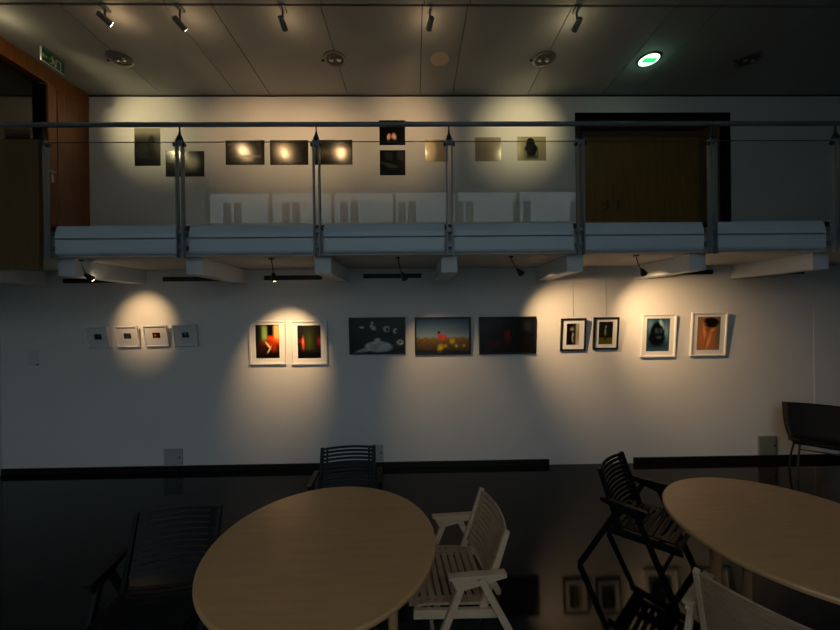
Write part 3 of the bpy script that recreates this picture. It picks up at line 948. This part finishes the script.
LEAN = math.atan2(.105, .31)
def make_chair(label, wood, shell, loc, rz):
    t = thing('slatted_armchair', label, 'chair', loc, rz)
    # backrest: curved slotted plywood shell, leaning
    cz = .432
    def back(u, v):
        # v runs up the lean
        sag = -.034 * (1 - (u / .215) ** 2)
        s = v
        x = -.150 - s * math.sin(LEAN) + sag * math.cos(LEAN) + .018 * (s / .3 - .5) ** 2
        z = cz + s * math.cos(LEAN) + sag * -math.sin(LEAN) * .3
        return Vector((x, u, z))
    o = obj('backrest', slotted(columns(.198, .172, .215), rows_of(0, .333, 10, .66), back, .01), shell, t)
    sm = o.modifiers.new('thick', 'SOLIDIFY'); sm.thickness = .011; sm.offset = 0
    # seat: slotted plywood shell, slots across
    def seat(u, v):
        x = .245 - v
        z = .392 + .02 * (x / .24) - .018 * max(0, (x - .17) / .075) ** 2 - .012 * (1 - (u / .23) ** 2)
        return Vector((x, u, z))
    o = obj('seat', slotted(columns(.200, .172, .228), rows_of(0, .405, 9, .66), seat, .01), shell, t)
    sm = o.modifiers.new('thick', 'SOLIDIFY'); sm.thickness = .012; sm.offset = 0
    Yv = Vector((0, 1, 0))
    for s in (-1, 1):
        # stile carrying the backrest
        bm = BM()
        bar(bm, (-.11, s * .2265, .345), (-.252, s * .2265, .752), .040, .022, Yv, .030)
        obj('back_stile', bm, wood, t, bevel=.003)
        # side rail of the seat
        bm = BM()
        bar(bm, (.25, s * .2415, .378), (-.20, s * .2415, .338), .046, .022, Yv)
        obj('seat_rail', bm, wood, t, bevel=.003)
        # armrest: flat top board with a tapering cheek below
        bm = BM()
        prism(bm, [(.075, .558), (.075, .574), (-.228, .569), (-.228, .554)], s * .290, s * .248, lambda a, b, y: Vector((a, y, b)))
        prism(bm, [(.062, .558), (.035, .500), (-.02, .496), (-.235, .540), (-.222, .554)], s * .277, s * .261, lambda a, b, y: Vector((a, y, b)))
        obj('armrest', bm, wood, t, bevel=.003)
        # legs, an inverted V under the armrest
        bm = BM()
        bar(bm, (.222, s * .264, .012), (-.005, s * .264, .53), .040, .022, Yv, .034)
        box(bm, .205, .235, s * .264 - .011, s * .264 + .011, 0, .03)
        obj('leg', bm, wood, t, bevel=.002)
        bm = BM()
        bar(bm, (-.375, s * .284, .012), (-.090, s * .284, .557), .040, .022, Yv, .034)
        box(bm, -.39, -.36, s * .284 - .011, s * .284 + .011, 0, .03)
        obj('leg', bm, wood, t, bevel=.002)
    bm = BM()
    bar(bm, (.12, -.23, .352), (.12, .23, .352), .03, .02, Vector((0, 0, 1)))
    bar(bm, (-.14, -.23, .330), (-.14, .23, .330), .03, .02, Vector((0, 0, 1)))
    tube(bm, [(.14, -.285, .20), (.14, .285, .20)], .011, 10)
    obj('crossbar', bm, wood, t)
    return t
ang = lambda x, y: math.atan2(y, x)
ch = make_chair('pale beech slatted armchair at the right side of the left table', M['beech'], M['beech_shell'], (.206, 2.04, 0), ang(-1, -.097))
ch['group'] = 'pale slatted armchairs'
dup(ch, (1.576, 1.482, 0), ang(.82, .56), 'pale beech slatted armchair seen from behind at the bottom right, cut by the frame', 'pale slatted armchairs')
bk = make_chair('black slatted armchair behind the left table, in front of the grey cover plate', M['black'], M['black'], (-.569, 2.818, 0), ang(.088, -.996))
bk['group'] = 'black slatted armchairs'
dup(bk, (-1.385, 1.867, 0), ang(.148, -.989), 'black slatted armchair in deep shade at the left side of the left table', 'black slatted armchairs')
dup(bk, (1.693, 2.512, 0), ang(.655, -.755), 'black slatted armchair at the left side of the right table, seen from its side', 'black slatted armchairs')

# ------------------------------------------------------------------ lounge chair by the right wall
t = thing('lounge_chair', 'wide black lounge chair on thin metal legs by the right wall', 'chair', (4.62, 3.83, 0), math.radians(-36.9))
W = .32
def shellpoint(u, k):
    # profile from seat front edge over the seat to the backrest top; k in 0..1
    P = [(-.23, .42), (-.20, .435), (-.10, .405), (.0, .39), (.08, .395), (.125, .44), (.155, .54), (.19, .67), (.22, .80)]
    s = k * (len(P) - 1); i = min(int(s), len(P) - 2); f_ = s - i
    y = P[i][0] + (P[i + 1][0] - P[i][0]) * f_; z = P[i][1] + (P[i + 1][1] - P[i][1]) * f_
    widen = W * (1.0 - .10 * math.exp(-((k - .55) / .16) ** 2))
    curl = .055 * (u ** 2)
    if k < .5: z += curl * .5
    y -= curl * (1.0 if k > .55 else .2)
    return Vector((u * widen, y, z))
for nm, k0, k1 in (('seat', 0, .56), ('backrest', .56, 1)):
    bm = BM()
    nu, nk = 16, 14
    g = [[bm.verts.new(shellpoint(-1 + 2 * i / nu, k0 + (k1 - k0) * j / nk)) for i in range(nu + 1)] for j in range(nk + 1)]
    for j in range(nk):
        for i in range(nu):
            bm.faces.new((g[j][i], g[j][i + 1], g[j + 1][i + 1], g[j + 1][i]))
    o = obj(nm, bm, M['fabric'], t, smooth=True)
    sm = o.modifiers.new('thick', 'SOLIDIFY'); sm.thickness = .035; sm.offset = 0
for s in (-1, 1):
    bm = BM(); tube(bm, [(s * .24, -.13, .395), (s * .26, -.16, .2), (s * .27, -.18, 0)], .010, 10); obj('leg', bm, M['darksteel'], t)
    bm = BM(); tube(bm, [(s * .24, .07, .385), (s * .26, .13, .2), (s * .27, .17, 0)], .010, 10); obj('leg', bm, M['darksteel'], t)
bm = BM()
tube(bm, [(-.246, -.14, .335), (.246, -.14, .335)], .008, 8); tube(bm, [(-.25, .085, .335), (.25, .085, .335)], .008, 8)
obj('stretcher', bm, M['darksteel'], t)

# ------------------------------------------------------------------ glazed street front behind the camera, and the street
bm = BM()
for i in range(8):
    x = XL - .55 + (XWR - XL + .55) * i / 6
    if i < 7: box(bm, x - .04, x + .04, YB - .1, YB, 0, ZC)
for z in (0.05, ZC - .05):
    box(bm, XL - .6, XWR, YB - .09, YB - .01, z - .05, z + .05)
struct('window_1', bm, M['darksteel'])
sbox('glazing_blocker_left', M['dark_wall'], XL - .7, -2.6, YB - .12, YB - .1, 0, 4.1)  # added, unseen: blocks low daylight so the lower wall darkens leftwards
sbox('glazing_blocker_right', M['dark_wall'], 3.0, XWR, YB - .12, YB - .1, 0, 4.1)  # added, unseen: blocks low daylight towards the right
sbox('glazing_blocker_end', M['dark_wall'], XWR, XR + .2, YB - .1, YB, 0, ZC + .2)  # unseen, added to cut the glazing short and dim the gallery's right end
sbox('street_ground', M['street'], -60, 60, -21.9, YB - .3, -.3, -.15)  # unseen street ground, lying flat outside the front
bm = BM(); box(bm, -45, 60, -22.5, -22, -.2, 13.5)
fac = struct('wall_facade', bm, M['facade'])
bt = BM(); bp_ = BM()
k = 0
for zf in (1.2, 5.2, 9.2):
    for i in range(-8, 12):
        x = -.5 + i * 4.72
        box(bp_, x - .8, x + .8, -22.0, -21.98, zf, zf + 2.0)
        for q in (x - .84, x, x + .84): box(bt, q - .09, q + .09, -22.0, -21.93, zf - .05, zf + 2.05)
        box(bt, x - .8, x + .8, -22.0, -21.85, zf - .14, zf - .03)
for zf in (4.2, 8.3, 12.6): box(bt, -45, 60, -22.0, -21.8, zf, zf + .22)
obj('pane', bp_, M['outpane'], fac); obj('window_surround', bt, M['facade_trim'], fac)

# ------------------------------------------------------------------ daylight
w = bpy.data.worlds.new('world'); S.world = w
w.use_nodes = True
nt = w.node_tree
bg = nt.nodes['Background']
tc = nt.nodes.new('ShaderNodeTexCoord'); sp = nt.nodes.new('ShaderNodeSeparateXYZ'); rp = nt.nodes.new('ShaderNodeValToRGB')
rp.color_ramp.elements[0].position = 0.0; rp.color_ramp.elements[0].color = (0.56, 0.66, 0.72, 1)
rp.color_ramp.elements[1].position = 1.0; rp.color_ramp.elements[1].color = (0.52, 0.66, 0.76, 1)
nt.links.new(tc.outputs['Generated'], sp.inputs[0]); nt.links.new(sp.outputs['Z'], rp.inputs['Fac'])
nt.links.new(rp.outputs['Color'], bg.inputs['Color'])
bg.inputs['Strength'].default_value = 1.9

S.view_settings.view_transform = 'Standard'
S.view_settings.look = 'None'
S.view_settings.gamma = 1.0
S.view_settings.use_curve_mapping = False
S.view_settings.exposure = 0.0
